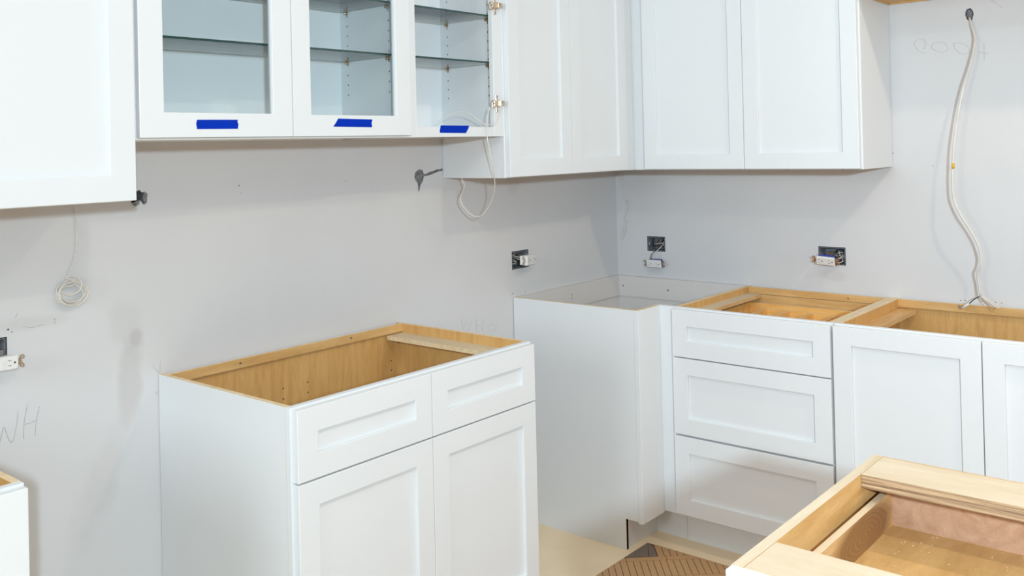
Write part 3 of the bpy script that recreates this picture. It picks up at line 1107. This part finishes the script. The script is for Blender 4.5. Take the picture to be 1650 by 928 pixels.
# ---------------------------------------------------------------- outlets and their boxes
def elec_box(loc, rz, w, h, label):
    t = thing('electrical_box', label, 'box', loc, rz)
    d, th = .058, .002
    bm = bmesh.new()
    bx(bm, -w / 2, -w / 2 + th, -.002, d, -h / 2, h / 2)
    bx(bm, w / 2 - th, w / 2, -.002, d, -h / 2, h / 2)
    bx(bm, -w / 2 + th, w / 2 - th, -.002, d, h / 2 - th, h / 2)
    bx(bm, -w / 2 + th, w / 2 - th, -.002, d, -h / 2, -h / 2 + th)
    bx(bm, -w / 2 + th, w / 2 - th, d - th, d, -h / 2 + th, h / 2 - th)
    obj('housing', bm, 'boxgrey', t)
    rnd = random.Random(int(loc[0] * 100 + loc[1] * 77))
    for k in range(5):
        bm = bmesh.new()
        pts = [(rnd.uniform(-.4, .4) * w, d * .9 - i * .013, rnd.uniform(-.4, .4) * h) for i in range(4)]
        tube(bm, pts, .0017, 6)
        obj('wire', bm, ('wire_w', 'wire_k', 'wire_w', 'wire_b', 'wire_k')[k], t)
    for s in (-1, 1):
        box('bracket', (s * (w / 2 - .012), s * (w / 2 - .004), -.001, .006, -.006, .006), 'steel', t)
    return t


def outlet(loc, rot, label, gfci=False, wires=(), blue=True, scale=1.0, ebox=None):
    """receptacle lying on its side: long axis x, face towards -y"""
    t = thing('outlet', label, 'outlet', loc, rot=rot)
    L, hh = (.036, .0165)
    bm = bmesh.new()
    bx(bm, -L, L, -.012, .0, -hh, hh)
    body = obj('face', bm, 'ivory', t, 0.002, )
    bm = bmesh.new()
    bx(bm, -L * .9, L * .9, .0, .017, -hh * .92, hh * .92)
    obj('back_housing', bm, 'blue' if blue else 'ivory', t, 0.0015)
    for s in (-1, 1):
        bm = bmesh.new()
        bx(bm, s * L, s * (L + .009), -.004, -.0025, -.008, .008)
        for z in (-.010, .010):
            # ring ears
            n = 12
            ring0 = []
            for i in range(n):
                a0_, a1_ = 2 * math.pi * i / n, 2 * math.pi * (i + 1) / n
                q = []
                for (aa, rr) in ((a0_, .0055), (a1_, .0055), (a1_, .0026), (a0_, .0026)):
                    q.append((s * (L + .012) + rr * math.cos(aa), z + rr * math.sin(aa)))
                prism(bm, q, 'y', -.004, -.0025)
        disc(bm, (s * (L + .006), -.004, 0), (0, -1, 0), .0045, .0016, 10)
        obj('mounting_ear', bm, 'metal', t)
    bm = bmesh.new()
    y = -.0121
    for cx in (-.0195, .0195):
        bx(bm, cx - .0042 - .0035, cx - .0042 + .0035, y - .0003, y + .001, .0052, .0066)
        bx(bm, cx - .0042 - .0030, cx - .0042 + .0030, y - .0003, y + .001, -.0066, -.0052)
        disc(bm, (cx + .0075, y + .001, 0), (0, -1, 0), .0026, .0013, 9)
    obj('slots', bm, 'screw', t)
    if gfci:
        for z in (-.0048, .0048):
            box('button', (-.0045, .0045, -.0135, -.0118, z - .0040, z + .0040), 'ivory', t, 0.0006)
    t.scale = (scale, scale, scale)
    inv = (Matrix.Translation(loc) @ t.rotation_euler.to_matrix().to_4x4() @ Matrix.Scale(scale, 4)).inverted()
    binv = (Matrix.Translation(ebox.location) @ ebox.rotation_euler.to_matrix().to_4x4()).inverted()
    for mat, r, pts in wires:
        bm = bmesh.new()
        tube(bm, [binv @ Vector(p) for p in (pts[0], (Vector(pts[0]) + Vector(pts[1])) / 2 + Vector((0, 0, .003)), pts[1])], r, 6)
        obj('wire', bm, mat, ebox)
        pts = pts[1:]
        bm = bmesh.new()
        tube(bm, [inv @ Vector(p) for p in pts], r, 6)
        obj('wire', bm, mat, t)
    return t


# left wall, beside the corner
eb = elec_box((-.692, 0.003, 1.022), 0, .098, .066, 'grey box in the left wall behind the outlet near the inside corner')
c = at(851.5, 418.5, 'y', -.045)
outlet(c, (math.radians(0), math.radians(2), math.radians(16)), 'white outlet dangling from the left wall beside the inside corner', blue=False, scale=1.2,
       ebox=eb, wires=(('wire_w', .0016, [(-.70, .045, 1.03), (-.71, .0, 1.025), (-.68, -.03, 1.02), (c.x - .01, -.03, c.z)]),
              ('wire_w', .0016, [(-.72, .045, 1.04), (-.715, .0, 1.035), (-.69, -.028, 1.026), (c.x, -.03, c.z + .004)]),
              ('wire_k', .0016, [(-.68, .045, 1.04), (-.69, .01, 1.03), (-.67, -.02, 1.02), (c.x + .01, -.03, c.z)])))
# left wall, left edge
eb = elec_box((-2.6715, 0.003, 1.009), 0, .100, .068, 'grey box in the left wall at the left edge of the photo')
c = at(1, 586, 'y', -.045)
outlet(c, (0, math.radians(2), math.radians(4)), 'white outlet with two buttons hanging at the left edge above the pencilled letters', gfci=True, blue=False,
       ebox=eb, wires=(('wire_w', .0017, [(-2.66, .045, 1.0), (-2.645, .0, .99), (-2.63, -.025, .985), (c.x + .01, -.032, c.z + .006)]),
              ('wire_b', .0015, [(-2.68, .045, 1.0), (-2.66, .0, .985), (-2.65, -.02, .985), (c.x, -.032, c.z + .006)])))
# right wall, next to the corner
eb = elec_box((0.003, -.210, 1.027), -R90, .088, .060, 'grey box in the right wall above the outlet hanging next to the corner')
c = at(1055, 424, 'x', -.024)
outlet(c, (math.radians(12), math.radians(0), -R90), 'white outlet hanging by its wires below its box, next to the inside corner', blue=True,
       ebox=eb, wires=(('wire_k', .0016, [(.045, -.235, 1.03), (-.005, -.222, 1.005), (-.02, -.200, .985), (-.018, -.192, .965), (c.x + .008, -.193, c.z + .010)]),
              ('wire_w', .0017, [(.045, -.245, 1.04), (-.008, -.235, 1.012), (-.022, -.212, .985), (-.018, -.204, .965), (c.x + .008, -.205, c.z + .010)]),
              ('wire_w', .0013, [(-.004, -.232, .985), (-.012, -.234, .965), (-.012, -.231, .955), (c.x + .010, -.226, c.z + .012)])))
# right wall, middle
eb = elec_box((0.003, -1.021, 1.019), -R90, .104, .064, 'grey box full of wires in the right wall left of the hanging cable')
c = at(1331, 419, 'x', -.050)
outlet(c, (math.radians(24), math.radians(4), -R90 + math.radians(4)), 'white outlet with blue housing tipped out of the wall left of the hanging cable', blue=True,
       ebox=eb, wires=(('wire_w', .0017, [(.045, -1.05, 1.03), (.0, -1.06, 1.015), (-.02, -1.035, 1.005), (c.x + .015, -1.01, c.z + .008)]),
              ('wire_w', .0017, [(.045, -1.04, 1.02), (.0, -1.065, 1.0), (-.015, -1.05, .995), (c.x + .015, -1.02, c.z + .004)]),
              ('wire_b', .0015, [(.045, -1.02, 1.03), (.0, -1.0, 1.025), (-.02, -1.0, 1.015), (c.x + .015, -.99, c.z + .010)]),
              ('wire_k', .0016, [(.045, -1.03, 1.03), (.0, -1.04, 1.03), (-.02, -1.02, 1.02), (c.x + .015, -1.0, c.z + .010)])))
